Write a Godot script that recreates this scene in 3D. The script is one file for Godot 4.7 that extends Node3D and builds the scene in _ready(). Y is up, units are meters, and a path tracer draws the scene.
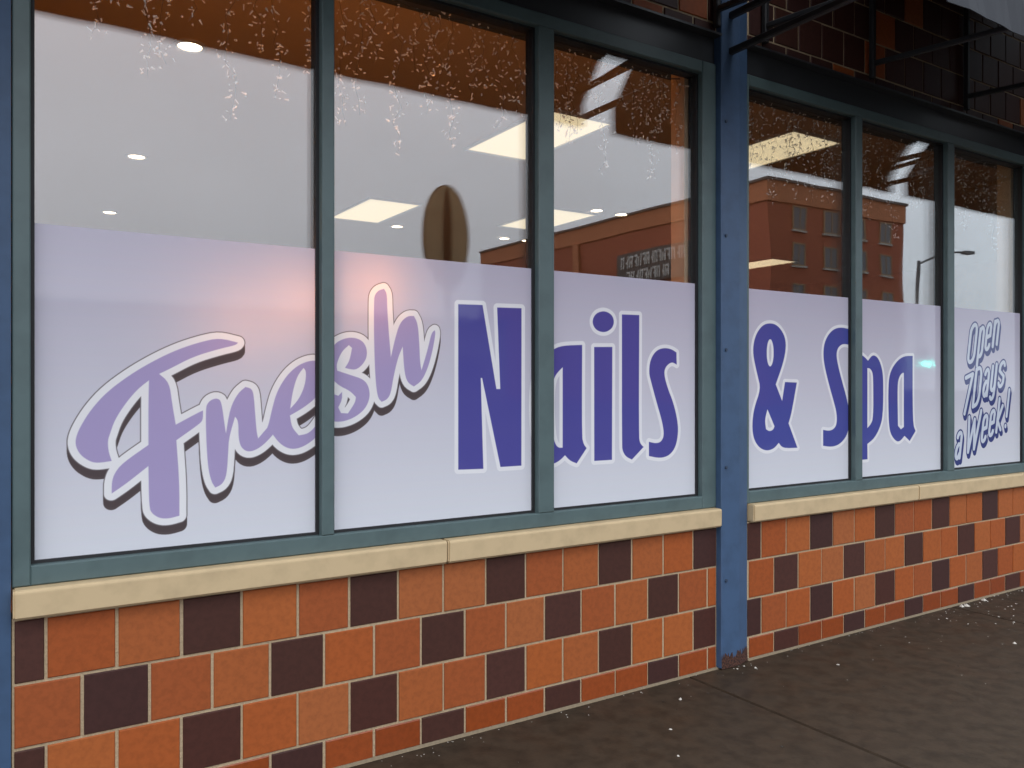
extends Node3D
# A nail salon's shop front on a wet grey day: tiled base wall, window frames with printed film, steel columns, awnings,
# the lit room behind the glass and the street that the glass mirrors.

const TILE := 0.2034
const GLASS_BOTTOM := 0.905
const GLASS_TOP := 3.05
const FILM_TOP := 1.985
const SILL_TOP := 0.832
const SILL_BOTTOM := 0.737
const CEILING := 3.5

var rng := RandomNumberGenerator.new()
var taken := {}
var mats := {}
var tile_meshes := {}
var noise_tex := {}

const LETTER_OUTLINES := {
	"nails": [
		[[1.680, 1.806, 1.799, 1.809, 1.869, 1.447, 1.889, 1.447, 1.873, 1.802, 2.000, 1.805, 1.999, 1.107, 1.890, 1.107, 1.797, 1.495, 1.790, 1.495, 1.803, 1.104, 1.680, 1.107]],
		[[2.338, 1.651, 2.221, 1.645, 2.164, 1.623, 2.116, 1.591, 2.078, 1.527, 2.061, 1.442, 2.057, 1.362, 2.063, 1.263, 2.075, 1.195, 2.099, 1.140, 2.132, 1.112, 2.168, 1.103, 2.210, 1.119, 2.239, 1.142, 2.266, 1.116, 2.306, 1.101, 2.364, 1.169, 2.346, 1.189, 2.336, 1.229], [2.226, 1.546, 2.186, 1.513, 2.168, 1.470, 2.160, 1.374, 2.170, 1.234, 2.186, 1.191, 2.204, 1.177, 2.226, 1.177]],
		[[2.529, 1.767, 2.526, 1.752, 2.517, 1.737, 2.502, 1.726, 2.484, 1.718, 2.464, 1.715, 2.444, 1.717, 2.426, 1.723, 2.412, 1.733, 2.403, 1.747, 2.400, 1.762, 2.403, 1.777, 2.412, 1.791, 2.426, 1.803, 2.444, 1.810, 2.464, 1.814, 2.484, 1.812, 2.502, 1.806, 2.517, 1.796, 2.526, 1.782]],
		[[2.409, 1.643, 2.519, 1.646, 2.517, 1.107, 2.410, 1.107]],
		[[2.579, 1.804, 2.689, 1.806, 2.686, 1.217, 2.694, 1.178, 2.717, 1.160, 2.642, 1.102, 2.604, 1.118, 2.584, 1.145, 2.579, 1.175]],
		[[2.937, 1.628, 2.939, 1.567, 2.912, 1.579, 2.885, 1.572, 2.859, 1.549, 2.853, 1.517, 2.874, 1.454, 2.917, 1.373, 2.944, 1.287, 2.950, 1.224, 2.933, 1.153, 2.891, 1.111, 2.827, 1.099, 2.752, 1.114, 2.752, 1.184, 2.796, 1.174, 2.833, 1.180, 2.853, 1.211, 2.843, 1.274, 2.801, 1.383, 2.765, 1.484, 2.752, 1.524, 2.760, 1.586, 2.796, 1.633, 2.848, 1.650, 2.902, 1.645]],
	],
	"spa": [
		[[3.640, 1.806, 3.703, 1.796, 3.761, 1.745, 3.777, 1.680, 3.752, 1.588, 3.688, 1.467, 3.742, 1.374, 3.766, 1.480, 3.867, 1.477, 3.822, 1.307, 3.796, 1.248, 3.872, 1.108, 3.747, 1.110, 3.713, 1.142, 3.674, 1.111, 3.611, 1.101, 3.550, 1.123, 3.507, 1.173, 3.496, 1.249, 3.512, 1.338, 3.566, 1.443, 3.540, 1.515, 3.507, 1.616, 3.504, 1.674, 3.526, 1.738, 3.578, 1.791], [3.671, 1.642, 3.670, 1.618, 3.666, 1.597, 3.659, 1.580, 3.651, 1.569, 3.642, 1.565, 3.633, 1.569, 3.625, 1.579, 3.619, 1.596, 3.615, 1.617, 3.614, 1.641, 3.615, 1.664, 3.619, 1.685, 3.625, 1.702, 3.633, 1.713, 3.642, 1.717, 3.651, 1.714, 3.659, 1.703, 3.666, 1.686, 3.670, 1.665], [3.620, 1.330, 3.678, 1.235, 3.669, 1.216, 3.635, 1.207, 3.608, 1.221, 3.598, 1.273]],
		[[4.422, 1.777, 4.360, 1.797, 4.254, 1.806, 4.177, 1.783, 4.118, 1.723, 4.101, 1.654, 4.112, 1.579, 4.156, 1.463, 4.199, 1.368, 4.229, 1.292, 4.227, 1.230, 4.199, 1.203, 4.156, 1.194, 4.101, 1.202, 4.101, 1.110, 4.177, 1.099, 4.254, 1.111, 4.321, 1.157, 4.350, 1.227, 4.350, 1.297, 4.321, 1.388, 4.277, 1.486, 4.238, 1.581, 4.223, 1.643, 4.238, 1.685, 4.287, 1.710, 4.360, 1.701, 4.422, 1.668]],
		[[4.431, 1.656, 4.485, 1.640, 4.532, 1.611, 4.567, 1.641, 4.598, 1.646, 4.640, 1.625, 4.676, 1.564, 4.688, 1.491, 4.685, 1.275, 4.651, 1.196, 4.592, 1.133, 4.525, 1.104, 4.526, 1.010, 4.431, 1.010], [4.525, 1.566, 4.550, 1.566, 4.579, 1.541, 4.585, 1.470, 4.585, 1.263, 4.562, 1.224, 4.525, 1.200]],
		[[5.003, 1.649, 4.913, 1.647, 4.836, 1.617, 4.762, 1.550, 4.739, 1.463, 4.743, 1.237, 4.762, 1.156, 4.824, 1.106, 4.868, 1.108, 4.913, 1.140, 4.970, 1.105, 5.035, 1.167, 5.003, 1.216], [4.887, 1.540, 4.906, 1.540, 4.906, 1.196, 4.874, 1.182, 4.843, 1.205, 4.836, 1.463, 4.855, 1.514]],
	],
	"fresh": [
		[[0.769, 1.619, 0.704, 1.634, 0.640, 1.618, 0.562, 1.589, 0.486, 1.549, 0.412, 1.501, 0.341, 1.443, 0.294, 1.386, 0.262, 1.330, 0.248, 1.292, 0.248, 1.264, 0.262, 1.235, 0.289, 1.213, 0.312, 1.206, 0.355, 1.211, 0.345, 1.244, 0.343, 1.281, 0.350, 1.303, 0.364, 1.348, 0.398, 1.405, 0.436, 1.453, 0.471, 1.482, 0.469, 1.414, 0.469, 1.260, 0.388, 1.202, 0.364, 1.170, 0.355, 1.139, 0.355, 1.102, 0.398, 1.131, 0.469, 1.188, 0.471, 1.046, 0.481, 1.023, 0.506, 1.005, 0.536, 1.002, 0.569, 1.009, 0.569, 1.125, 0.559, 1.273, 0.632, 1.325, 0.648, 1.341, 0.648, 1.375, 0.634, 1.369, 0.557, 1.327, 0.545, 1.403, 0.536, 1.474, 0.503, 1.504, 0.536, 1.521, 0.614, 1.565, 0.704, 1.595, 0.762, 1.610]],
		[[0.657, 1.384, 0.665, 1.403, 0.679, 1.414, 0.696, 1.418, 0.711, 1.408, 0.722, 1.324, 0.727, 1.290, 0.741, 1.380, 0.769, 1.436, 0.796, 1.458, 0.816, 1.453, 0.825, 1.436, 0.830, 1.373, 0.836, 1.293, 0.842, 1.269, 0.876, 1.308, 0.904, 1.291, 0.876, 1.258, 0.842, 1.231, 0.808, 1.220, 0.782, 1.235, 0.771, 1.270, 0.771, 1.334, 0.759, 1.351, 0.738, 1.278, 0.735, 1.231, 0.730, 1.141, 0.714, 1.109, 0.690, 1.099, 0.676, 1.122, 0.665, 1.173, 0.659, 1.270]],
		[[0.867, 1.292, 0.880, 1.317, 0.893, 1.377, 0.911, 1.441, 0.946, 1.499, 0.988, 1.538, 1.030, 1.556, 1.061, 1.559, 1.084, 1.546, 1.096, 1.507, 1.084, 1.454, 1.061, 1.416, 1.010, 1.378, 0.960, 1.351, 0.967, 1.306, 0.994, 1.275, 1.030, 1.280, 1.061, 1.309, 1.104, 1.377, 1.165, 1.438, 1.165, 1.399, 1.104, 1.315, 1.061, 1.265, 1.030, 1.242, 0.994, 1.226, 0.958, 1.225, 0.922, 1.246, 0.894, 1.284, 0.870, 1.262], [0.961, 1.376, 0.970, 1.440, 0.988, 1.500, 1.012, 1.530, 1.023, 1.517, 1.018, 1.464, 0.994, 1.411]],
		[[1.116, 1.592, 1.136, 1.626, 1.170, 1.645, 1.209, 1.652, 1.248, 1.641, 1.268, 1.611, 1.268, 1.574, 1.248, 1.543, 1.222, 1.525, 1.196, 1.527, 1.177, 1.532, 1.196, 1.560, 1.206, 1.610, 1.193, 1.621, 1.164, 1.596, 1.142, 1.547, 1.145, 1.521, 1.203, 1.503, 1.255, 1.487, 1.277, 1.457, 1.281, 1.414, 1.261, 1.371, 1.222, 1.341, 1.177, 1.324, 1.136, 1.322, 1.096, 1.335, 1.096, 1.388, 1.120, 1.434, 1.153, 1.422, 1.144, 1.388, 1.161, 1.356, 1.189, 1.354, 1.219, 1.396, 1.222, 1.418, 1.198, 1.442, 1.148, 1.465, 1.112, 1.504, 1.104, 1.550]],
		[[1.298, 1.798, 1.301, 1.823, 1.317, 1.842, 1.341, 1.850, 1.354, 1.832, 1.355, 1.770, 1.362, 1.676, 1.371, 1.576, 1.389, 1.651, 1.410, 1.716, 1.444, 1.746, 1.473, 1.747, 1.490, 1.719, 1.497, 1.648, 1.501, 1.552, 1.508, 1.526, 1.536, 1.611, 1.554, 1.682, 1.569, 1.692, 1.572, 1.677, 1.558, 1.605, 1.536, 1.533, 1.508, 1.481, 1.473, 1.459, 1.444, 1.475, 1.430, 1.519, 1.423, 1.621, 1.402, 1.576, 1.382, 1.497, 1.371, 1.433, 1.355, 1.407, 1.331, 1.398, 1.314, 1.414, 1.304, 1.489, 1.298, 1.644]],
	],
}
const LETTER_STROKES := [
	[5.693, 1.812, 5.693, 1.812, 5.699, 1.833, 5.711, 1.852, 5.726, 1.868, 5.742, 1.877, 5.756, 1.878, 5.767, 1.871, 5.772, 1.857, 5.771, 1.838, 5.741, 1.683, 5.734, 1.663, 5.722, 1.643, 5.708, 1.628, 5.692, 1.620, 5.678, 1.619, 5.667, 1.626, 5.662, 1.640, 5.663, 1.659, 5.693, 1.812],
	[5.772, 1.598, 5.821, 1.850],
	[5.815, 1.817, 5.813, 1.813, 5.818, 1.829, 5.826, 1.844, 5.836, 1.855, 5.846, 1.862, 5.855, 1.862, 5.862, 1.856, 5.865, 1.844, 5.864, 1.830, 5.840, 1.709, 5.835, 1.693, 5.827, 1.678, 5.817, 1.667, 5.807, 1.661, 5.798, 1.661, 5.791, 1.667, 5.789, 1.679, 5.790, 1.693],
	[5.897, 1.794, 5.948, 1.811, 5.959, 1.867, 5.960, 1.864, 5.961, 1.877, 5.957, 1.888, 5.950, 1.893, 5.940, 1.892, 5.930, 1.886, 5.919, 1.875, 5.911, 1.861, 5.906, 1.846, 5.886, 1.742, 5.885, 1.729, 5.887, 1.720, 5.893, 1.713, 5.900, 1.712, 5.910, 1.715, 5.919, 1.722, 5.928, 1.732, 5.935, 1.745],
	[5.980, 1.735, 6.015, 1.912],
	[6.007, 1.868, 6.008, 1.873, 6.012, 1.887, 6.021, 1.901, 6.031, 1.912, 6.042, 1.918, 6.052, 1.919, 6.060, 1.914, 6.064, 1.904, 6.063, 1.891, 6.035, 1.752],
	[5.632, 1.511, 5.721, 1.538, 5.614, 1.267],
	[5.719, 1.313, 5.769, 1.570, 5.800, 1.579, 5.800, 1.579, 5.808, 1.580, 5.815, 1.578, 5.821, 1.574, 5.825, 1.567, 5.828, 1.557, 5.830, 1.546, 5.829, 1.533, 5.827, 1.519, 5.805, 1.406, 5.801, 1.391, 5.796, 1.377, 5.790, 1.364, 5.783, 1.351, 5.775, 1.341, 5.767, 1.332, 5.758, 1.326, 5.750, 1.322, 5.719, 1.313],
	[5.883, 1.537, 5.889, 1.549, 5.898, 1.560, 5.907, 1.567, 5.916, 1.570, 5.923, 1.568, 5.928, 1.561, 5.931, 1.551, 5.930, 1.538, 5.900, 1.390],
	[5.919, 1.485, 5.892, 1.486, 5.887, 1.479, 5.877, 1.470, 5.868, 1.455, 5.861, 1.437, 5.857, 1.418, 5.857, 1.402, 5.861, 1.391, 5.868, 1.386, 5.877, 1.388, 5.908, 1.428],
	[5.986, 1.594, 5.961, 1.468, 5.958, 1.454, 5.957, 1.441, 5.960, 1.431, 5.967, 1.425, 5.976, 1.425, 5.986, 1.431, 5.996, 1.441, 6.004, 1.454, 6.008, 1.468, 6.036, 1.609],
	[6.036, 1.609, 5.997, 1.411, 5.996, 1.407, 5.992, 1.395, 5.986, 1.384, 5.979, 1.374, 5.970, 1.367, 5.962, 1.364, 5.954, 1.364, 5.949, 1.368, 5.945, 1.376],
	[6.145, 1.604, 6.144, 1.615, 6.138, 1.623, 6.128, 1.626, 6.117, 1.623, 6.105, 1.616, 6.094, 1.606, 6.085, 1.593, 6.081, 1.579, 6.077, 1.561, 6.130, 1.526, 6.124, 1.498, 6.120, 1.484, 6.111, 1.471, 6.100, 1.461, 6.088, 1.454, 6.077, 1.452, 6.067, 1.455, 6.062, 1.463, 6.060, 1.474],
	[5.531, 1.108, 5.537, 1.120, 5.546, 1.130, 5.555, 1.137, 5.564, 1.139, 5.572, 1.137, 5.577, 1.131, 5.579, 1.121, 5.579, 1.109, 5.552, 0.970],
	[5.569, 1.059, 5.542, 1.061, 5.536, 1.054, 5.526, 1.045, 5.518, 1.031, 5.511, 1.015, 5.507, 0.997, 5.507, 0.982, 5.511, 0.971, 5.519, 0.966, 5.528, 0.968, 5.559, 1.006],
	[5.676, 1.241, 5.658, 1.004, 5.745, 1.225, 5.734, 1.023, 5.829, 1.283],
	[5.848, 1.152, 5.898, 1.165, 5.909, 1.220, 5.909, 1.217, 5.910, 1.230, 5.907, 1.241, 5.900, 1.247, 5.891, 1.247, 5.880, 1.241, 5.870, 1.231, 5.862, 1.217, 5.857, 1.203, 5.837, 1.100, 5.836, 1.088, 5.838, 1.078, 5.844, 1.071, 5.851, 1.069, 5.860, 1.072, 5.869, 1.078, 5.878, 1.088, 5.885, 1.100],
	[5.946, 1.188, 5.996, 1.201, 6.006, 1.254, 6.007, 1.251, 6.008, 1.264, 6.004, 1.274, 5.997, 1.280, 5.988, 1.280, 5.977, 1.274, 5.968, 1.264, 5.960, 1.251, 5.955, 1.237, 5.935, 1.137, 5.934, 1.126, 5.936, 1.116, 5.942, 1.110, 5.949, 1.108, 5.958, 1.110, 5.968, 1.116, 5.976, 1.126, 5.983, 1.138],
	[6.028, 1.130, 6.075, 1.363],
	[6.117, 1.314, 6.047, 1.209, 6.086, 1.145],
	[6.210, 1.426, 6.170, 1.239],
	[6.154, 1.165, 6.155, 1.170],
]

# ---------------------------------------------------------------- helpers
func numbered(called: String) -> String:
	if not taken.has(called):
		taken[called] = 0
		return called
	taken[called] += 1
	return "%s_%03d" % [called, taken[called]]

func thing(called: String, label: String, category: String, at := Vector3.ZERO, group := "") -> Node3D:
	var o := Node3D.new()
	o.name = numbered(called)
	add_child(o)
	o.position = at
	tag(o, label, category, group)
	return o

func tag(o: Node, label: String, category := "", group := "", kind := "") -> void:
	if label: o.set_meta("label", label)
	if category: o.set_meta("category", category)
	if group: o.set_meta("group", group)
	if kind: o.set_meta("kind", kind)

func begin() -> SurfaceTool:
	var st := SurfaceTool.new()
	st.begin(Mesh.PRIMITIVE_TRIANGLES)
	st.set_smooth_group(-1)
	return st

func part(called: String, st: SurfaceTool, m: Material, parent: Node) -> MeshInstance3D:
	st.generate_normals()
	var o := MeshInstance3D.new()
	o.mesh = st.commit()
	o.material_override = m
	o.name = called if parent != self else numbered(called)
	parent.add_child(o, true)
	return o

func structure(called: String, st: SurfaceTool, m: Material, parent: Node = self) -> MeshInstance3D:
	var o := part(called, st, m, parent)
	if parent == self:
		o.set_meta("kind", "structure")
	return o

func quad(st: SurfaceTool, a: Vector3, b: Vector3, c: Vector3, d: Vector3) -> void:
	# a b c d clockwise seen from the front
	for v in [a, b, c, a, c, d]:
		st.add_vertex(v)

func box(st: SurfaceTool, lo: Vector3, hi: Vector3) -> void:
	var p := []
	for i in 8:
		p.append(Vector3(hi.x if i & 1 else lo.x, hi.y if i & 2 else lo.y, hi.z if i & 4 else lo.z))
	quad(st, p[6], p[7], p[5], p[4])
	quad(st, p[3], p[2], p[0], p[1])
	quad(st, p[2], p[6], p[4], p[0])
	quad(st, p[7], p[3], p[1], p[5])
	quad(st, p[2], p[3], p[7], p[6])
	quad(st, p[4], p[5], p[1], p[0])

# a box whose front (+z) edges are chamfered by c
func slab(st: SurfaceTool, lo: Vector3, hi: Vector3, c: float) -> void:
	var f := [Vector3(lo.x + c, hi.y - c, hi.z), Vector3(hi.x - c, hi.y - c, hi.z), Vector3(hi.x - c, lo.y + c, hi.z), Vector3(lo.x + c, lo.y + c, hi.z)]
	var m := [Vector3(lo.x, hi.y, hi.z - c), Vector3(hi.x, hi.y, hi.z - c), Vector3(hi.x, lo.y, hi.z - c), Vector3(lo.x, lo.y, hi.z - c)]
	var b := [Vector3(lo.x, hi.y, lo.z), Vector3(hi.x, hi.y, lo.z), Vector3(hi.x, lo.y, lo.z), Vector3(lo.x, lo.y, lo.z)]
	quad(st, f[0], f[1], f[2], f[3])
	for i in 4:
		var j := (i + 1) % 4
		quad(st, m[i], m[j], f[j], f[i])
		quad(st, b[i], b[j], m[j], m[i])
	quad(st, b[1], b[0], b[3], b[2])

# a box with all edges along its length chamfered, between two points
func bar(st: SurfaceTool, a: Vector3, b: Vector3, w: float, h: float) -> void:
	var d := (b - a).normalized()
	var up := Vector3.UP if absf(d.y) < 0.9 else Vector3.RIGHT
	var r := d.cross(up).normalized()
	up = r.cross(d)
	var c := minf(w, h) * 0.18
	var ring := [Vector2(w / 2 - c, h / 2), Vector2(w / 2, h / 2 - c), Vector2(w / 2, -h / 2 + c), Vector2(w / 2 - c, -h / 2), Vector2(-w / 2 + c, -h / 2), Vector2(-w / 2, -h / 2 + c), Vector2(-w / 2, h / 2 - c), Vector2(-w / 2 + c, h / 2)]
	sweep(st, a, b, r, up, ring, ring)

func tube(st: SurfaceTool, a: Vector3, b: Vector3, ra: float, rb: float, n := 12) -> void:
	var d := (b - a).normalized()
	var up := Vector3.UP if absf(d.y) < 0.9 else Vector3.RIGHT
	var r := d.cross(up).normalized()
	up = r.cross(d)
	var one := []
	var two := []
	for i in n:
		var t := -TAU * i / n
		one.append(Vector2(cos(t), sin(t)) * ra)
		two.append(Vector2(cos(t), sin(t)) * rb)
	sweep(st, a, b, r, up, one, two)

func sweep(st: SurfaceTool, a: Vector3, b: Vector3, r: Vector3, up: Vector3, one: Array, two: Array) -> void:
	var n := one.size()
	for i in n:
		var j := (i + 1) % n
		var a0: Vector3 = a + r * one[i].x + up * one[i].y
		var a1: Vector3 = a + r * one[j].x + up * one[j].y
		var b0: Vector3 = b + r * two[i].x + up * two[i].y
		var b1: Vector3 = b + r * two[j].x + up * two[j].y
		quad(st, b0, a0, a1, b1)
		if i > 0 and i < n - 1:
			var k := i + 1
			for v in [a + r * one[0].x + up * one[0].y, a + r * one[k].x + up * one[k].y, a0]: st.add_vertex(v)
			for v in [b + r * two[0].x + up * two[0].y, b0, b + r * two[k].x + up * two[k].y]: st.add_vertex(v)

# a closed profile of (z, y) points, anticlockwise seen from +x, drawn out along x
func extrude(st: SurfaceTool, profile: Array, x0: float, x1: float) -> void:
	var n := profile.size()
	for i in n:
		var p: Vector2 = profile[i]
		var q: Vector2 = profile[(i + 1) % n]
		quad(st, Vector3(x0, p.y, p.x), Vector3(x0, q.y, q.x), Vector3(x1, q.y, q.x), Vector3(x1, p.y, p.x))
	var flat := PackedVector2Array(profile)
	var tri := Geometry2D.triangulate_polygon(flat)
	for i in range(0, tri.size(), 3):
		var t := [flat[tri[i]], flat[tri[i + 1]], flat[tri[i + 2]]]
		if (t[1] - t[0]).cross(t[2] - t[0]) < 0: t.reverse()
		for k in [0, 1, 2]: st.add_vertex(Vector3(x0, t[k].y, t[k].x))
		for k in [0, 2, 1]: st.add_vertex(Vector3(x1, t[k].y, t[k].x))

# ---------------------------------------------------------------- materials
func noise_image(key: String, freq: float, octaves: int, low: float, high: float, size := 256, cell := false) -> ImageTexture:
	if noise_tex.has(key): return noise_tex[key]
	var n := FastNoiseLite.new()
	n.seed = hash(key) % 10000
	n.noise_type = FastNoiseLite.TYPE_CELLULAR if cell else FastNoiseLite.TYPE_SIMPLEX_SMOOTH
	n.frequency = freq
	n.fractal_octaves = octaves
	n.fractal_gain = 0.6
	var im := n.get_seamless_image(size, size)
	im.convert(Image.FORMAT_L8)
	var data := im.get_data()
	for i in data.size():
		data[i] = int(255.0 * clampf(lerpf(low, high, data[i] / 255.0), 0.0, 1.0))
	im = Image.create_from_data(size, size, false, Image.FORMAT_L8, data)
	noise_tex[key] = ImageTexture.create_from_image(im)
	return noise_tex[key]

func lin(r: float, g: float, b: float) -> Color:
	return Color(r, g, b).linear_to_srgb()

func plain(r: float, g: float, b: float, rough := 0.6, metal := 0.0) -> StandardMaterial3D:
	var m := StandardMaterial3D.new()
	m.albedo_color = lin(r, g, b)
	m.roughness = rough
	m.metallic = metal
	return m

func grain(m: StandardMaterial3D, tex: Texture2D, scale: float, bump: Texture2D = null, height := 0.0) -> StandardMaterial3D:
	m.albedo_texture = tex
	m.uv1_triplanar = true
	m.uv1_world_triplanar = true
	m.uv1_scale = Vector3.ONE * scale
	if bump:
		m.heightmap_enabled = true
		m.heightmap_texture = bump
		m.heightmap_scale = height
	return m

func make_materials() -> void:
	var soft := noise_image("soft", 0.012, 4, 0.90, 1.06)
	var fine := noise_image("fine", 0.05, 5, 0.90, 1.05)
	var pits := noise_image("pits", 0.09, 3, 0.0, 1.0)
	var blotch := noise_image("blotch", 0.02, 6, 0.68, 1.16, 512)
	mats.orange = []
	for c in [[0.34, 0.082, 0.018], [0.33, 0.090, 0.024], [0.36, 0.098, 0.024], [0.31, 0.072, 0.016], [0.34, 0.102, 0.031], [0.30, 0.074, 0.020], [0.35, 0.090, 0.020]]:
		mats.orange.append(grain(plain(c[0], c[1], c[2], 0.6), fine, 2.3, pits, 0.012))
		mats.orange.back().metallic_specular = 0.38
	mats.brown = []
	for c in [[0.058, 0.021, 0.015], [0.066, 0.024, 0.018], [0.050, 0.019, 0.016], [0.062, 0.020, 0.014]]:
		mats.brown.append(grain(plain(c[0], c[1], c[2], 0.55), fine, 2.3, pits, 0.012))
		mats.brown.back().metallic_specular = 0.38
	mats.wet_orange = []
	for c in [[0.25, 0.052, 0.011], [0.23, 0.047, 0.011], [0.27, 0.058, 0.014]]:
		mats.wet_orange.append(grain(plain(c[0], c[1], c[2], 0.3), fine, 2.3, pits, 0.02))
	mats.mortar = grain(plain(0.46, 0.35, 0.22, 0.9), fine, 5.0, pits, 0.2)
	mats.stone = grain(plain(0.54, 0.41, 0.24, 0.8), noise_image("limestone", 0.022, 5, 0.93, 1.05), 1.2, pits, 0.01)
	mats.frame = grain(plain(0.084, 0.128, 0.132, 0.45), soft, 1.3)
	mats.gasket = plain(0.012, 0.012, 0.014, 0.6)
	mats.column = grain(plain(0.045, 0.090, 0.175, 0.5), soft, 2.2)
	mats.rust = grain(plain(0.10, 0.035, 0.02, 0.9), noise_image("rust", 0.05, 5, 0.1, 1.4), 6.0, pits, 0.5)
	mats.bolt = plain(0.03, 0.05, 0.09, 0.5)
	mats.steel = plain(0.02, 0.021, 0.024, 0.5)
	mats.lintel = plain(0.03, 0.032, 0.036, 0.4)
	mats.canvas = grain(plain(0.034, 0.038, 0.048, 0.85), noise_image("weave", 0.2, 2, 0.7, 1.1), 9.0)
	mats.walk = plain(0.046, 0.032, 0.021, 1.0)
	mats.walk.metallic_specular = 0.3
	grain(mats.walk, noise_image("paving", 0.03, 6, 0.78, 1.12, 512), 0.55, noise_image("gritty", 0.18, 4, 0.0, 1.0, 512), 0.05)
	mats.walk.roughness_texture = noise_image("wet", 0.014, 5, 0.4, 0.72, 512)
	mats.joint = plain(0.012, 0.010, 0.008, 0.8)
	mats.asphalt = grain(plain(0.05, 0.05, 0.052, 0.9), blotch, 0.1)
	mats.asphalt.metallic_specular = 0.25
	mats.kerb = grain(plain(0.2, 0.19, 0.17, 0.7), soft, 1.0)
	mats.line_paint = plain(0.6, 0.58, 0.5, 0.6)
	mats.glass = StandardMaterial3D.new()
	mats.glass.albedo_color = Color(0.9, 0.95, 0.95, 0.0)
	mats.glass.transparency = BaseMaterial3D.TRANSPARENCY_ALPHA
	mats.glass.roughness = 0.0
	mats.glass.uv1_triplanar = true
	mats.glass.uv1_world_triplanar = true
	mats.glass.uv1_scale = Vector3.ONE * 0.4
	mats.glass.heightmap_enabled = true
	mats.glass.heightmap_texture = noise_image("float_glass", 0.012, 2, 0.0, 1.0)
	mats.glass.heightmap_scale = 0.04
	mats.far_glass = plain(0.10, 0.11, 0.12, 0.08)
	mats.ceiling = plain(0.60, 0.45, 0.31, 0.85)
	mats.room_wall = grain(plain(0.66, 0.47, 0.29, 0.8), soft, 0.6)
	mats.room_floor = grain(plain(0.42, 0.27, 0.16, 0.4), soft, 0.7)
	mats.trim = plain(0.6, 0.58, 0.54, 0.5)
	mats.panel_glow = plain(0.8, 0.75, 0.6, 0.5)
	mats.panel_glow.emission_enabled = true
	mats.panel_glow.emission = Color(1.0, 0.93, 0.76)
	mats.panel_glow.emission_energy_multiplier = 0.3
	mats.spot_glow = plain(0.8, 0.8, 0.8, 0.5)
	mats.spot_glow.emission_enabled = true
	mats.spot_glow.emission = Color(1.0, 0.92, 0.78)
	mats.spot_glow.emission_energy_multiplier = 4.0
	mats.bulb = plain(0.9, 0.89, 0.86, 0.1)
	mats.wire = plain(0.06, 0.06, 0.055, 0.5)
	mats.brick = grain(plain(0.44, 0.11, 0.055, 0.85), noise_image("brickwork", 0.05, 4, 0.6, 1.15), 0.35)
	mats.brick_band = grain(plain(0.58, 0.20, 0.09, 0.85), noise_image("brickwork", 0.05, 4, 0.6, 1.15), 0.35)
	mats.pale = grain(plain(0.42, 0.38, 0.33, 0.8), soft, 0.2)
	mats.sign_board = plain(0.06, 0.055, 0.05, 0.6)
	mats.letter = plain(0.45, 0.43, 0.40, 0.6)
	mats.sign_brown = grain(plain(0.09, 0.045, 0.022, 0.5), soft, 1.5)
	mats.sign_tan = grain(plain(0.72, 0.50, 0.28, 0.6), soft, 1.5)
	mats.bead = grain(plain(0.20, 0.155, 0.10, 0.9), fine, 4.0)
	mats.galvanised = grain(plain(0.10, 0.105, 0.11, 0.45, 0.3), soft, 1.5)
	mats.chip = plain(0.5, 0.47, 0.42, 0.8)
	mats.chip_dark = plain(0.03, 0.025, 0.02, 0.9)
	mats.ply = grain(plain(0.3, 0.18, 0.09, 0.6), soft, 1.0)

# ---------------------------------------------------------------- printed film
const RES := 560.0   # texture pixels per metre

func smooth_outline(flat: Array) -> PackedVector2Array:
	var p := PackedVector2Array()
	for i in range(0, flat.size(), 2):
		p.append(Vector2(flat[i], flat[i + 1]))
	for pass_ in 2:
		var q := PackedVector2Array()
		var n := p.size()
		for i in n:
			var a := p[(i + n - 1) % n]
			var b := p[i]
			var c := p[(i + 1) % n]
			var turn := absf((b - a).angle_to(c - b))
			if turn > 0.87:
				q.append(b)
			elif turn < 0.02:
				q.append(b)
			else:
				q.append(b.lerp(a, 0.25))
				q.append(b.lerp(c, 0.25))
		p = q
	return p

# a signed distance field over a word: {x, y (first cell), w, h, d}
func word_field(lo: Vector2, hi: Vector2) -> Dictionary:
	var f := {"x": int(floor(lo.x * RES)), "y": int(floor(lo.y * RES))}
	f.w = int(ceil(hi.x * RES)) - f.x
	f.h = int(ceil(hi.y * RES)) - f.y
	var d := PackedFloat32Array()
	d.resize(f.w * f.h)
	d.fill(9.0)
	f.d = d
	return f

func stroke_into(d: PackedFloat32Array, f: Dictionary, a: Vector2, b: Vector2, reach: float) -> void:
	# least distance to the segment, in metres
	var x0 := maxi(0, int((minf(a.x, b.x) - reach) * RES) - f.x)
	var x1 := mini(f.w - 1, int((maxf(a.x, b.x) + reach) * RES) - f.x)
	var y0 := maxi(0, int((minf(a.y, b.y) - reach) * RES) - f.y)
	var y1 := mini(f.h - 1, int((maxf(a.y, b.y) + reach) * RES) - f.y)
	var ab := b - a
	var len2 := maxf(ab.length_squared(), 1e-9)
	var fw: int = f.w
	for y in range(y0, y1 + 1):
		for x in range(x0, x1 + 1):
			var p := Vector2((x + f.x + 0.5) / RES, (y + f.y + 0.5) / RES) - a
			var e := (p - ab * clampf(p.dot(ab) / len2, 0.0, 1.0)).length()
			var k := y * fw + x
			if e < d[k]: d[k] = e

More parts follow.
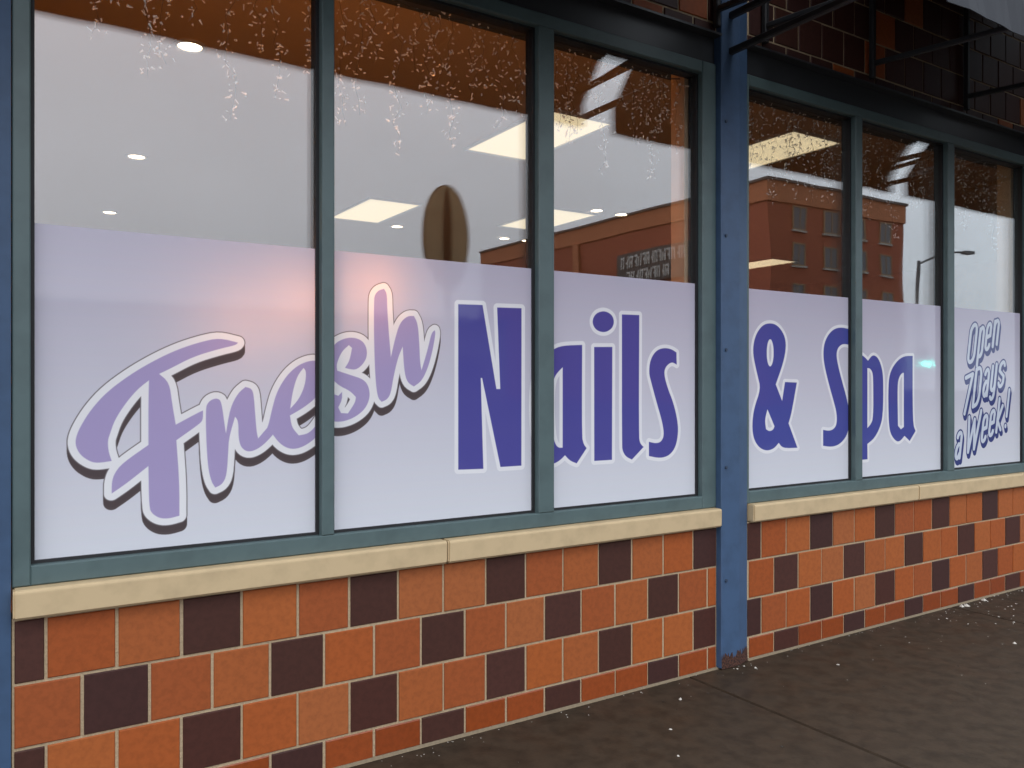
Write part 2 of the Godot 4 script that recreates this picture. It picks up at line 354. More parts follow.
func outline_field(glyphs: Array, margin: float) -> Dictionary:
	var lo := Vector2(1e9, 1e9)
	var hi := -lo
	var shapes := []
	for g in glyphs:
		var cs := []
		for c in g:
			var p := smooth_outline(c)
			for v in p:
				lo = lo.min(v)
				hi = hi.max(v)
			cs.append(p)
		shapes.append(cs)
	var word := word_field(lo - Vector2.ONE * margin, hi + Vector2.ONE * margin)
	var wd: PackedFloat32Array = word.d
	for cs in shapes:
		var glo := Vector2(1e9, 1e9)
		var ghi := -glo
		for p in cs:
			for v in p:
				glo = glo.min(v)
				ghi = ghi.max(v)
		var f := word_field(glo - Vector2.ONE * margin, ghi + Vector2.ONE * margin)
		var d: PackedFloat32Array = f.d
		for p in cs:
			for i in p.size():
				stroke_into(d, f, p[i], p[(i + 1) % p.size()], margin)
		for y in f.h:
			var yy: float = (y + f.y + 0.5) / RES
			var cuts := []
			for p in cs:
				for i in p.size():
					var a: Vector2 = p[i]
					var b: Vector2 = p[(i + 1) % p.size()]
					if (a.y > yy) != (b.y > yy):
						cuts.append(a.x + (b.x - a.x) * (yy - a.y) / (b.y - a.y))
			cuts.sort()
			for c in range(0, cuts.size() - 1, 2):
				for x in range(maxi(0, int(ceil(cuts[c] * RES - 0.5)) - f.x), mini(f.w, int(ceil(cuts[c + 1] * RES - 0.5)) - f.x)):
					d[y * f.w + x] = -d[y * f.w + x]
			for x in f.w:
				var wx: int = x + f.x - word.x
				var wy: int = y + f.y - word.y
				if wx >= 0 and wy >= 0 and wx < word.w and wy < word.h:
					var k: int = wy * word.w + wx
					var v := d[y * f.w + x]
					if v < wd[k]: wd[k] = v
	word.d = wd
	return word

func stroke_field(strokes: Array, margin: float) -> Dictionary:
	var lo := Vector2(1e9, 1e9)
	var hi := -lo
	for s in strokes:
		for i in range(0, s.size(), 2):
			lo = lo.min(Vector2(s[i], s[i + 1]))
			hi = hi.max(Vector2(s[i], s[i + 1]))
	var word := word_field(lo - Vector2.ONE * margin, hi + Vector2.ONE * margin)
	var d: PackedFloat32Array = word.d
	for s in strokes:
		for i in range(0, s.size() - 2, 2):
			stroke_into(d, word, Vector2(s[i], s[i + 1]), Vector2(s[i + 2], s[i + 3]), margin)
	word.d = d
	return word

# layers: [offset x, offset y (cells), grow (m), r, g, b], painted in order
func film_texture(x0: float, x1: float, words: Array) -> ImageTexture:
	var gx := int(floor(x0 * RES))
	var gy := int(floor(GLASS_BOTTOM * RES))
	var w := int(ceil(x1 * RES)) - gx
	var h := int(ceil(FILM_TOP * RES)) - gy
	var data := PackedByteArray()
	data.resize(w * h * 3)
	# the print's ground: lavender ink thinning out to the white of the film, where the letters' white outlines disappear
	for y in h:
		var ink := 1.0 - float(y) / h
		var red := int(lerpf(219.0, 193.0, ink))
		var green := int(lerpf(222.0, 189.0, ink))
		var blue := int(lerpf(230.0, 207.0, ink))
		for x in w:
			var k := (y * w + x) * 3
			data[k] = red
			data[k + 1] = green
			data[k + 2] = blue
	for word in words:
		var f: Dictionary = word.field
		var d: PackedFloat32Array = f.d
		var fw: int = f.w
		var fh: int = f.h
		var ax := maxi(gx, f.x)
		var bx := mini(gx + w, f.x + fw)
		var ay := maxi(gy, f.y)
		var by := mini(gy + h, f.y + fh)
		for y in range(ay, by):
			for x in range(ax, bx):
				var r := -1.0
				var g := 0.0
				var b := 0.0
				var k := ((gy + h - 1 - y) * w + x - gx) * 3
				for layer in word.layers:
					var sx: int = x - f.x - layer[0]
					var sy: int = y - f.y - layer[1]
					if sx < 0 or sy < 0 or sx >= fw or sy >= fh: continue
					var a := clampf(0.5 - (d[sy * fw + sx] - layer[2]) * RES, 0.0, 1.0)
					if a <= 0.0: continue
					if r < 0.0:
						r = data[k]
						g = data[k + 1]
						b = data[k + 2]
					r = lerpf(r, layer[3], a)
					g = lerpf(g, layer[4], a)
					b = lerpf(b, layer[5], a)
				if r >= 0.0:
					data[k] = int(r)
					data[k + 1] = int(g)
					data[k + 2] = int(b)
	return ImageTexture.create_from_image(Image.create_from_data(w, h, false, Image.FORMAT_RGB8, data))

# ---------------------------------------------------------------- shop front
func tile_mesh(w: float, h: float) -> Mesh:
	var key := "%d_%d" % [roundi(w * 1000), roundi(h * 1000)]
	if not tile_meshes.has(key):
		var st := begin()
		slab(st, Vector3(-w / 2, -h / 2, -0.03), Vector3(w / 2, h / 2, 0), 0.003)
		st.generate_normals()
		tile_meshes[key] = st.commit()
	return tile_meshes[key]

# rows of square tiles in half bond between x0 and x1; every third one is brown. First row lies under y_top.
func lay_tiles(parent: Node3D, origin: float, x0: float, x1: float, y_top: float, y_bottom: float, orange_every := 0) -> void:
	var gap := 0.0098
	var y := y_top
	var row := 0
	while y > y_bottom + 0.02:
		var lower := maxf(y - TILE, y_bottom)
		var shift := 0.0 if row % 2 == 0 else 0.5
		var k := int(floor((x0 - origin) / TILE)) - 2
		while origin + (k + shift) * TILE < x1:
			var a := maxf(origin + (k + shift) * TILE, x0)
			var b := minf(origin + (k + shift + 1) * TILE, x1)
			if b - a > 0.03:
				var dark := posmod(k, 3) == (2 if row % 2 == 0 else 0)
				if orange_every > 0: dark = posmod(k + row, orange_every) != 0  # mostly brown mix, darkening the wall in place of shade
				var o := MeshInstance3D.new()
				var wv := rng.randi_range(-1, 3) * 0.001
				o.mesh = tile_mesh(b - a - gap - wv, y - lower - gap - rng.randi_range(-1, 2) * 0.001)
				o.material_override = mats.brown[rng.randi() % mats.brown.size()] if dark else mats.orange[rng.randi() % mats.orange.size()]
				if not dark and lower < 0.05: o.material_override = mats.wet_orange[rng.randi() % 3]
				o.name = "brown_tile" if dark else "orange_tile"
				o.position = Vector3((a + b) / 2, (y + lower) / 2, rng.randf_range(-0.0012, 0.0012))
				o.rotation = Vector3(rng.randf_range(-0.004, 0.004), rng.randf_range(-0.005, 0.005), rng.randf_range(-0.002, 0.002))
				parent.add_child(o, true)
			k += 1
		y = lower
		row += 1

func sill_piece(parent: Node3D, x0: float, x1: float) -> void:
	# rounded nose, slight fall to the front; the outer ends are eased
	var prof := []
	prof.append(Vector2(-0.095, SILL_BOTTOM))
	prof.append(Vector2(0.030, SILL_BOTTOM))
	prof.append(Vector2(0.038, SILL_BOTTOM + 0.008))
	for i in 6:
		var t := i / 5.0 * PI / 2
		prof.append(Vector2(0.028 + 0.012 * cos(t), SILL_TOP - 0.014 + 0.012 * sin(t)))
	prof.append(Vector2(-0.095, SILL_TOP - 0.001))
	prof.reverse()
	var st := begin()
	extrude(st, prof, x0 + 0.006, x1 - 0.006)
	var inner := []
	for p in prof: inner.append(Vector2(p.x - 0.006 if p.x > 0 else p.x, clampf(p.y, SILL_BOTTOM + 0.006, SILL_TOP - 0.006)))
	extrude(st, inner, x0, x1)
	part("sill_stone", st, mats.stone, parent)

func rail(parent: Node3D, called: String, lo: Vector3, hi: Vector3) -> void:
	var st := begin()
	slab(st, lo, hi, 0.004)
	part(called, st, mats.frame, parent)

func window_bay(b: Dictionary, words: Array) -> void:
	var t := thing("storefront_window", b.label, "window", Vector3.ZERO, "windows of the shop front")
	var zf := -0.005
	var zb := -0.1
	rail(t, "jamb", Vector3(b.x0, SILL_TOP, zb), Vector3(b.g[0][0] - 0.012, 3.12, zf))
	rail(t, "jamb", Vector3(b.g[2][1] + 0.012, SILL_TOP, zb), Vector3(b.x1, 3.12, zf))
	var xa: float = b.g[0][0] - 0.012
	var xb: float = b.g[2][1] + 0.012
	rail(t, "bottom_rail", Vector3(xa, SILL_TOP, zb), Vector3(xb, GLASS_BOTTOM - 0.01, zf - 0.001))
	rail(t, "head_rail", Vector3(xa, GLASS_TOP + 0.01, zb), Vector3(xb, 3.12, zf - 0.001))
	for i in 2:
		rail(t, "mullion", Vector3(b.g[i][1] + 0.012, GLASS_BOTTOM - 0.01, zb), Vector3(b.g[i + 1][0] - 0.012, GLASS_TOP + 0.01, zf + 0.001))
	for i in 3:
		var x0: float = b.g[i][0]
		var x1: float = b.g[i][1]
		var st := begin()
		for p in [[x0 - 0.012, x0, GLASS_BOTTOM - 0.01, GLASS_TOP + 0.01], [x1, x1 + 0.012, GLASS_BOTTOM - 0.01, GLASS_TOP + 0.01], [x0, x1, GLASS_BOTTOM - 0.01, GLASS_BOTTOM], [x0, x1, GLASS_TOP, GLASS_TOP + 0.01]]:
			box(st, Vector3(p[0], p[2], -0.095), Vector3(p[1], p[3], -0.038))
		part("gasket", st, mats.gasket, t)
		st = begin()
		box(st, Vector3(x0, GLASS_BOTTOM, -0.056), Vector3(x1, GLASS_TOP, -0.05))
		box(st, Vector3(x0, GLASS_BOTTOM, -0.074), Vector3(x1, GLASS_TOP, -0.068))
		box(st, Vector3(x0, GLASS_BOTTOM, -0.092), Vector3(x1, GLASS_TOP, -0.086))
		var pane := part("glass_pane", st, mats.glass, t)
		var fm := StandardMaterial3D.new()
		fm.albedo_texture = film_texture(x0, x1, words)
		fm.roughness = 0.05
		fm.metallic_specular = 0.5
		fm.cull_mode = BaseMaterial3D.CULL_DISABLED
		fm.heightmap_enabled = true
		fm.heightmap_texture = noise_image("film_relief", 0.02, 3, 0.0, 1.0)
		fm.heightmap_scale = 0.01
		fm.backlight_enabled = true
		fm.backlight = Color(0.5, 0.5, 0.5)
		var gx := floorf(x0 * RES) / RES
		var wid := ceilf(x1 * RES) / RES - gx
		var gy := floorf(GLASS_BOTTOM * RES) / RES
		var hei := ceilf(FILM_TOP * RES) / RES - gy
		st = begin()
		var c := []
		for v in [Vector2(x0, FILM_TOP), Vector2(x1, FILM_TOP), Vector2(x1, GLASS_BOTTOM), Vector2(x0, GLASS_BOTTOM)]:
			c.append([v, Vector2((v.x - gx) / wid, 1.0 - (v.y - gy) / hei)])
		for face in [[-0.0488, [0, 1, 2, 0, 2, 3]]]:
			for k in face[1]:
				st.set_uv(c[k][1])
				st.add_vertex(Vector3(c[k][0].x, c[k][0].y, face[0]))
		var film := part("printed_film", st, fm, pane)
		film.set_meta("label", b.films[i])

func fz(x: float) -> float:
	return 0.0275 - (x - 0.137) * 0.025 / 0.0865

func column(x: float, label: String) -> void:
	var t := thing("steel_column", label, "column", Vector3(x, 0, 0), "blue steel columns of the shop front")
	var st := begin()
	slab(st, Vector3(0, 0.008, -0.02), Vector3(0.137, 4.6, 0.03), 0.004)
	part("flange", st, mats.column, t)
	st = begin()
	var bevel := [Vector3(0.137, 0.008, 0.026), Vector3(0.2235, 0.008, 0.001), Vector3(0.2235, 0.008, -0.06), Vector3(0.137, 0.008, -0.06)]
	for i in 4:
		var j := (i + 1) % 4
		var hi := Vector3(0, 4.592, 0)
		quad(st, bevel[i] + hi, bevel[j] + hi, bevel[j], bevel[i])
	part("bevelled_side", st, mats.column, t)
	for y in [0.457, 1.04, 1.645, 2.233, 2.822]:
		st = begin()
		tube(st, Vector3(0.032, y, 0.028), Vector3(0.032, y, 0.037), 0.010, 0.008, 8)
		part("bolt", st, mats.bolt, t)
	# rusted foot with a ragged upper edge
	st = begin()
	var n := 22
	var h := []
	for i in n + 1: h.append(rng.randf_range(0.045, 0.085))
	for i in n:
		var a := 0.137 * i / n - 0.001
		var b := 0.137 * (i + 1) / n + (0.001 if i == n - 1 else -0.001)
		quad(st, Vector3(a, h[i], 0.0312), Vector3(b, h[i + 1], 0.0312), Vector3(b, 0.004, 0.0335), Vector3(a, 0.004, 0.0335))
		a = 0.137 + 0.087 * i / n
		b = 0.137 + 0.087 * (i + 1) / n
		quad(st, Vector3(a, h[n - i], fz(a)), Vector3(b, h[n - i - 1], fz(b)), Vector3(b, 0.004, fz(b) + 0.003), Vector3(a, 0.004, fz(a) + 0.003))
	part("rusted_foot", st, mats.rust, t)
	# two arms that carry the awnings at the column
	for y in [3.19, 3.375]:
		st = begin()
		bar(st, Vector3(0.07, y, 0.028), Vector3(0.07, y, 1.09), 0.03, 0.035)
		part("awning_arm", st, mats.steel, t)

func awning(x0: float, x1: float, frames: Array, label: String) -> void:
	var t := thing("awning", label, "awning", Vector3.ZERO, "canvas awnings over the windows")
	var ytop := 4.56
	var yf := 3.27
	var zf := 1.05
	var st := begin()
	var cloth := [Vector2(0.0, ytop), Vector2(zf, yf), Vector2(zf - 0.004, yf - 0.012), Vector2(0.0, ytop - 0.012)]
	cloth.reverse()
	extrude(st, cloth, x0, x1)
	part("canopy", st, mats.canvas, t)
	st = begin()
	# valance, hanging slightly wavy
	var n := 40
	for i in n:
		var a := lerpf(x0, x1, float(i) / n)
		var b := lerpf(x0, x1, float(i + 1) / n)
		var za := zf + 0.006 * sin(a * 9.0) + 0.004 * sin(a * 23.0)
		var zb := zf + 0.006 * sin(b * 9.0) + 0.004 * sin(b * 23.0)
		quad(st, Vector3(a, yf, zf), Vector3(b, yf, zf), Vector3(b, 3.105, zb), Vector3(a, 3.105, za))
		quad(st, Vector3(b, yf, zf - 0.005), Vector3(a, yf, zf - 0.005), Vector3(a, 3.105, za - 0.005), Vector3(b, 3.105, zb - 0.005))
		quad(st, Vector3(b, 3.105, zb), Vector3(b, 3.105, zb - 0.005), Vector3(a, 3.105, za - 0.005), Vector3(a, 3.105, za))
	part("valance", st, mats.canvas, t)
	for x in frames:
		st = begin()
		bar(st, Vector3(x, 3.30, 0.022), Vector3(x, 4.5, 0.022), 0.032, 0.032)
		part("wall_post", st, mats.steel, t)
		st = begin()
		bar(st, Vector3(x, 3.385, 0.04), Vector3(x, 3.30, 1.02), 0.03, 0.03)
		part("arm", st, mats.steel, t)
		st = begin()
		bar(st, Vector3(x, 4.5, 0.03), Vector3(x, 3.27, 1.02), 0.03, 0.03)
		part("rafter", st, mats.steel, t)
	st = begin()
	bar(st, Vector3(x0 + 0.02, 3.275, 1.028), Vector3(x1 - 0.02, 3.275, 1.028), 0.03, 0.03)
	part("front_rail", st, mats.steel, t)
	st = begin()
	bar(st, Vector3(x0 + 0.02, 4.0, 0.43), Vector3(x1 - 0.02, 4.0, 0.43), 0.03, 0.03)
	part("purlin", st, mats.steel, t)

func icicle_string(x0: float, x1: float, label: String) -> void:
	var t := thing("icicle_light_string", label, "light string", Vector3.ZERO, "unlit light strings inside the windows")
	var st := begin()
	var n := int((x1 - x0) / 0.16)
	var zw := -0.135
	for i in n:
		var a := lerpf(x0, x1, float(i) / n)
		var b := lerpf(x0, x1, float(i + 1) / n)
		var m := (a + b) / 2
		tube(st, Vector3(a, 3.06, zw), Vector3(m, 3.045, zw), 0.003, 0.003, 5)
		tube(st, Vector3(m, 3.045, zw), Vector3(b, 3.06, zw), 0.003, 0.003, 5)
	part("wire", st, mats.wire, t)
	var x := x0 + 0.03
	var pattern := [0.26, 0.46, 0.34, 0.58, 0.40, 0.22, 0.50]
	var i2 := 0
	while x < x1:
		st = begin()
		var bs := begin()
		var length: float = pattern[i2 % pattern.size()] * rng.randf_range(0.75, 1.15)
		var p := Vector3(x, 3.05, zw)
		var y := 3.05
		while y > 3.05 - length:
			var q := Vector3(x + rng.randf_range(-0.022, 0.022), y - 0.055, zw + rng.randf_range(-0.02, 0.02))
			tube(st, p, q, 0.0008, 0.0008, 3)
			for k in 6:
				var d := Vector3(rng.randf_range(-1, 1), rng.randf_range(-1.1, 0.5), rng.randf_range(-0.7, 0.9)).normalized()
				var at := p.lerp(q, 0.1 + 0.15 * k) + Vector3(rng.randfn(0.0, 0.018), rng.randfn(0.0, 0.01), rng.randfn(0.0, 0.02))
				tube(bs, at, at + d * rng.randf_range(0.004, 0.022), rng.randf_range(0.0016, 0.0056), 0.0014, 4)
			p = q
			y -= 0.055
		var s := part("strand", st, mats.wire, t)
		part("bulbs", bs, mats.bulb, s).set_meta("kind", "stuff")
		x += rng.randf_range(0.025, 0.14)
		i2 += 1

# ---------------------------------------------------------------- room
func ceiling_panel(x: float, z: float, label: String) -> void:
	var t := thing("ceiling_light", label, "ceiling light", Vector3(x, CEILING, z), "fluorescent ceiling panels in the salon")
	var st := begin()
	for r in [[-0.325, -0.625, 0.325, -0.60], [-0.325, 0.60, 0.325, 0.625], [-0.325, -0.60, -0.30, 0.60], [0.30, -0.60, 0.325, 0.60]]:
		box(st, Vector3(r[0], -0.02, r[1]), Vector3(r[2], 0.0, r[3]))
	part("frame", st, mats.trim, t)
	st = begin()
	box(st, Vector3(-0.30, -0.012, -0.60), Vector3(0.30, -0.002, 0.60))
	part("diffuser", st, mats.panel_glow, t)
	var a := AreaLight3D.new()
	a.name = "panel_light"
	a.area_size = Vector2(0.58, 1.18)
	a.light_color = Color(1.0, 0.86, 0.60)
	a.light_energy = 0.21
	a.area_range = 20.0
	a.area_attenuation = 2.0
	a.shadow_enabled = true
	a.rotation_degrees.x = -90
	a.position.y = -0.022
	t.add_child(a)

func downlight(x: float, z: float, label: String) -> void:
	var t := thing("downlight", label, "downlight", Vector3(x, CEILING, z), "recessed downlights in the salon")
	var st := begin()
	var n := 20
	for i in n:
		var a := TAU * i / n
		var b := TAU * (i + 1) / n
		var u := Vector3(cos(a), 0, sin(a))
		var v := Vector3(cos(b), 0, sin(b))
		var dn := Vector3(0, -0.012, 0)
		quad(st, u * 0.07 + dn, v * 0.07 + dn, v * 0.09 + dn, u * 0.09 + dn)
		quad(st, u * 0.09 + dn, v * 0.09 + dn, v * 0.095, u * 0.095)
		quad(st, v * 0.07 + dn, u * 0.07 + dn, u * 0.066, v * 0.066)
	part("trim_ring", st, mats.trim, t)
	st = begin()
	tube(st, Vector3(0, -0.006, 0), Vector3(0, -0.001, 0), 0.066, 0.066, 20)
	part("lens", st, mats.spot_glow, t)
	var s := SpotLight3D.new()
	s.name = "downlight_beam"
	s.light_color = Color(1.0, 0.88, 0.70)
	s.light_energy = 0.05
	s.light_size = 0.06
	s.spot_angle = 55
	s.spot_range = 20
	s.spot_attenuation = 2
	s.shadow_enabled = true
	s.rotation_degrees.x = -90
	s.position.y = -0.03
	t.add_child(s)

func floor_lamp(x: float, y: float, z: float, energy: float, label: String) -> void:
	var t := thing("floor_lamp", label, "lamp", Vector3(x, 0.02, z), "warm lamps behind the film")
	var st := begin()
	tube(st, Vector3(0, 0, 0), Vector3(0, 0.025, 0), 0.13, 0.12, 20)
	part("base", st, mats.steel, t)
	st = begin()
	tube(st, Vector3(0, 0.025, 0), Vector3(0, y - 0.07, 0), 0.011, 0.011, 8)
	part("pole", st, mats.steel, t)
	var o := MeshInstance3D.new()
	var s := SphereMesh.new()
	s.radius = 0.045
	s.height = 0.09
	s.radial_segments = 20
	s.rings = 10
	o.mesh = s
	var m := plain(0.8, 0.7, 0.5, 0.4)
	m.emission_enabled = true
	m.emission = Color(1.0, 0.66, 0.32)
	m.emission_energy_multiplier = 2.0
	o.material_override = m
	o.name = "bulb"
	o.position.y = y - 0.03
	t.add_child(o)
	var l := OmniLight3D.new()
	l.name = "bulb_light"
	l.light_color = Color(1.0, 0.62, 0.30)
	l.light_energy = energy
	l.light_size = 0.04
	l.omni_range = 15
	l.omni_attenuation = 2
	l.shadow_enabled = true
	l.position.y = y - 0.03
	t.add_child(l)

# ---------------------------------------------------------------- street
func far_window(parent: Node3D, at: Vector3, w: float, h: float) -> void:
	# in a wall that looks to -z
	var wn := Node3D.new()
	wn.name = "window"
	parent.add_child(wn, true)
	wn.position = at
	var st := begin()
	for r in [[-w / 2, -h / 2, -w / 2 + 0.12, h / 2], [w / 2 - 0.12, -h / 2, w / 2, h / 2], [-w / 2 + 0.12, -h / 2, w / 2 - 0.12, -h / 2 + 0.1], [-w / 2 + 0.12, h / 2 - 0.1, w / 2 - 0.12, h / 2], [-0.05, -h / 2 + 0.1, 0.05, h / 2 - 0.1]]:
		box(st, Vector3(r[0], r[1], -0.06), Vector3(r[2], r[3], 0.02))
	part("frame", st, mats.ply, wn)
	for s in [-1, 1]:
		st = begin()
		box(st, Vector3(minf(s * 0.05, s * (w / 2 - 0.12)), -h / 2 + 0.1, -0.02), Vector3(maxf(s * 0.05, s * (w / 2 - 0.12)), h / 2 - 0.1, 0.02))
		part("pane", st, mats.far_glass, wn)
	st = begin()
	box(st, Vector3(-w / 2 - 0.1, -h / 2 - 0.14, -0.12), Vector3(w / 2 + 0.1, -h / 2 - 0.003, 0.02))
	part("sill", st, mats.pale, wn)

func brick_building() -> void:
	var t := thing("brick_building", "tall red brick corner building mirrored in the window glass", "building", Vector3(48, 0, 37))
	var st := begin()
	box(st, Vector3(0, -0.15, 0), Vector3(16.8, 14.9, 41))
	part("wall", st, mats.brick, t)
	st = begin()
	box(st, Vector3(-0.12, 14.9, -0.12), Vector3(16.92, 16.35, 41.12))
	part("parapet", st, mats.brick_band, t)
	st = begin()
	box(st, Vector3(-0.25, 16.35, -0.25), Vector3(17.05, 16.55, 41.25))
	part("coping", st, mats.sign_board, t)
	for y in [2.9, 6.2]:
		st = begin()
		box(st, Vector3(-0.1, y, -0.1), Vector3(16.9, y + 0.35, -0.003))
		part("belt_course", st, mats.pale, t)
	for z in [22.5, 40.0]:
		st = begin()
		box(st, Vector3(-0.3, -0.15, z), Vector3(-0.003, 14.897, z + 1.0))
		part("pilaster", st, mats.brick_band, t)
	for row in [13.9, 11.2, 8.1, 4.7]:
		for i in 4:
			far_window(t, Vector3(3.3 + 3.65 * i, row, -0.02), 1.7, 1.75)
	# painted sign on the long side: two rows of pale lettering, too far off to read
	var s := thing("wall_sign", "grey wall sign with two lines of pale lettering on the red building", "sign", Vector3(47.9, 11.55, 49.3))
	st = begin()
	box(st, Vector3(-0.1, -1.3, -4.4), Vector3(-0.003, 1.5, 4.4))
	part("board", st, mats.sign_board, s)
	for line in [[0.22, -3.9, 3.9, 1.0, 15], [-1.05, -2.2, 3.1, 0.95, 10]]:
		var step: float = (line[2] - line[1]) / line[4]
		for i in line[4]:
			st = begin()
			var z: float = line[1] + step * i
			var hh: float = line[3]
			box(st, Vector3(-0.16, line[0], z), Vector3(-0.103, line[0] + hh, z + step * 0.26))
			if i % 3 != 1: box(st, Vector3(-0.16, line[0] + hh * 0.8, z + step * 0.26), Vector3(-0.103, line[0] + hh, z + step * 0.82))
			if i % 2 == 0: box(st, Vector3(-0.16, line[0], z + step * 0.56), Vector3(-0.103, line[0] + hh * 0.78, z + step * 0.8))
			if i % 4 != 2: box(st, Vector3(-0.16, line[0] + hh * 0.35, z + step * 0.26), Vector3(-0.103, line[0] + hh * 0.55, z + step * 0.54))
			part("letter", st, mats.letter, s)

func low_building() -> void:
	var t := thing("low_building", "long pale flat roofed building across the street", "building", Vector3(-45, 0, 57))
	var st := begin()
	box(st, Vector3(0, -0.15, 0), Vector3(83, 6.5, 14))
	part("wall", st, mats.pale, t)
	st = begin()
	box(st, Vector3(-0.2, 6.5, -0.2), Vector3(83.2, 7.0, 14.2))
	part("parapet", st, mats.sign_board, t)
	for i in 13:
		far_window(t, Vector3(4.0 + 6.2 * i, 2.3, -0.02), 4.2, 2.6)

func signal_pole() -> void:
	var t := thing("traffic_signal", "tall grey street pole with lamp arm and lit green traffic signal", "traffic signal", Vector3(46.9, -0.13, 25))
	var st := begin()
	tube(st, Vector3(0, 0, 0), Vector3(0, 0.35, 0), 0.28, 0.24, 12)
	part("base", st, mats.galvanised, t)
	st = begin()
	tube(st, Vector3(0, 0.35, 0), Vector3(0, 8.95, 0), 0.13, 0.09, 12)
	part("pole", st, mats.galvanised, t)
	st = begin()
	var p := Vector3(0, 8.75, 0)
	for i in 6:
		var u := (i + 1) / 6.0
		var q := Vector3(5.0 * u, 8.75 + 1.15 * sin(u * PI / 2), 0)
		tube(st, p, q, 0.07, 0.06, 8)
		p = q
	part("lamp_arm", st, mats.galvanised, t)
	st = begin()
	box(st, p + Vector3(-0.05, -0.09, -0.17), p + Vector3(0.8, 0.09, 0.17))
	part("lamp_head", st, mats.galvanised, t)
	st = begin()
	box(st, Vector3(-0.2, 2.6, -0.42), Vector3(0.2, 3.75, -0.14))
	part("signal_housing", st, mats.sign_board, t)
	var i := 0
	for c in [[0.12, 0.01, 0.01], [0.12, 0.08, 0.01], [0.02, 0.5, 0.4]]:
		st = begin()
		var y := 3.55 - 0.36 * i
		tube(st, Vector3(0, y - 0.02, -0.44), Vector3(0, y - 0.02, -0.415), 0.13, 0.14, 16)
		var m := plain(c[0], c[1], c[2], 0.3)
		if i == 2:
			m.emission_enabled = true
			m.emission = Color(0.35, 1.0, 0.9)
			m.emission_energy_multiplier = 30.0
		part("signal_lens", st, m, t)
		i += 1
	var l := OmniLight3D.new()
	l.name = "green_signal_light"
	l.light_color = Color(0.35, 1.0, 0.9)
	l.light_energy = 0.2
	l.light_size = 0.1
	l.omni_range = 40
	l.omni_attenuation = 2
	l.shadow_enabled = true
	l.position = Vector3(0, 2.81, -0.56)
	t.add_child(l)

func oval_sign() -> void:
	var t := thing("oval_sign", "upright tan oval sign with dark stripe on a post mirrored in the glass", "sign", Vector3(3.8, 0, 4.0))
	var st := begin()
	tube(st, Vector3(0, 0.002, 0), Vector3(0, 0.03, 0), 0.11, 0.10, 16)
	part("base_plate", st, mats.galvanised, t)
	st = begin()
	tube(st, Vector3(0, 0.03, 0), Vector3(0, 2.4, 0), 0.03, 0.03, 10)
	part("post", st, mats.galvanised, t)
	for ring in [["panel", 0.235, 0.50, 0.02, mats.sign_tan], ["rim", 0.25, 0.515, 0.016, mats.ply], ["stripe", 0.05, 0.485, 0.024, mats.sign_brown]]:
		st = begin()
		var n := 40
		var c := Vector3(0, 2.91, 0)
		for i in n:
			var a := TAU * i / n
			var b := TAU * (i + 1) / n
			var u := Vector3(cos(a) * ring[1], sin(a) * ring[2], 0)
			var v := Vector3(cos(b) * ring[1], sin(b) * ring[2], 0)
			var d := Vector3(0, 0, ring[3])
			for w in [c + d, c + v + d, c + u + d, c - d, c + u - d, c + v - d]: st.add_vertex(w)
			quad(st, c + u + d, c + v + d, c + v - d, c + u - d)
		part(ring[0], st, ring[4], t)

func scatter(called: String, label: String, category: String, spots: Array, m: Material) -> void:
	var st := begin()
	for s in spots:
		var c := Vector3(s[0], 0.0, s[1])
		var r: float = s[2] * 0.72
		var turn := rng.randf() * TAU
		var ring := []
		for i in 5:
			var a := turn + TAU * i / 5
			var k := r * rng.randf_range(0.6, 1.2)
			ring.append(c + Vector3(cos(a) * k, 0.001, sin(a) * k))
		var top := c + Vector3(rng.randf_range(-0.3, 0.3) * r, r * rng.randf_range(0.35, 0.9), rng.randf_range(-0.3, 0.3) * r)
		for i in 5:
			for v in [top, ring[i], ring[(i + 1) % 5]]: st.add_vertex(v)
			for v in [c, ring[(i + 1) % 5], ring[i]]: st.add_vertex(v)
	var o := part(called, st, m, self)
	tag(o, label, category, "", "stuff")

# an overcast sky: brighter overhead and towards the hidden sun, with soft cloud
func overcast() -> ImageTexture:
	var w := 512
	var h := 256
	var im := Image.create(w, h, false, Image.FORMAT_RGBF)
	var n := FastNoiseLite.new()
	n.seed = 5
	n.frequency = 1.3
	n.fractal_octaves = 4
	for y in h:
		var up := PI / 2 - (y + 0.5) / h * PI
		for x in w:
			var around := ((x + 0.5) / w - 0.25) * TAU
			var d := Vector3(cos(around) * cos(up), sin(up), sin(around) * cos(up))
			var high := maxf(d.y, 0.0)
			var glow := 0.66 + 0.34 * cos(up) * (Vector3(-0.5, 0, 0.866).dot(d) / maxf(cos(up), 0.001)) + 0.2 * high
			var cloud := 1.0 + 0.09 * n.get_noise_3d(d.x * 2.0, d.y * 4.0, d.z * 2.0)
			var v := (0.72 + 0.42 * high) * glow * cloud
			var away := 0.5 - 0.5 * Vector3(-0.5, 0, 0.866).dot(d)
			im.set_pixel(x, y, Color(v * (0.955 - 0.20 * away), v * (0.965 - 0.02 * away), v * (1.03 + 0.05 * away)))
	return ImageTexture.create_from_image(im)

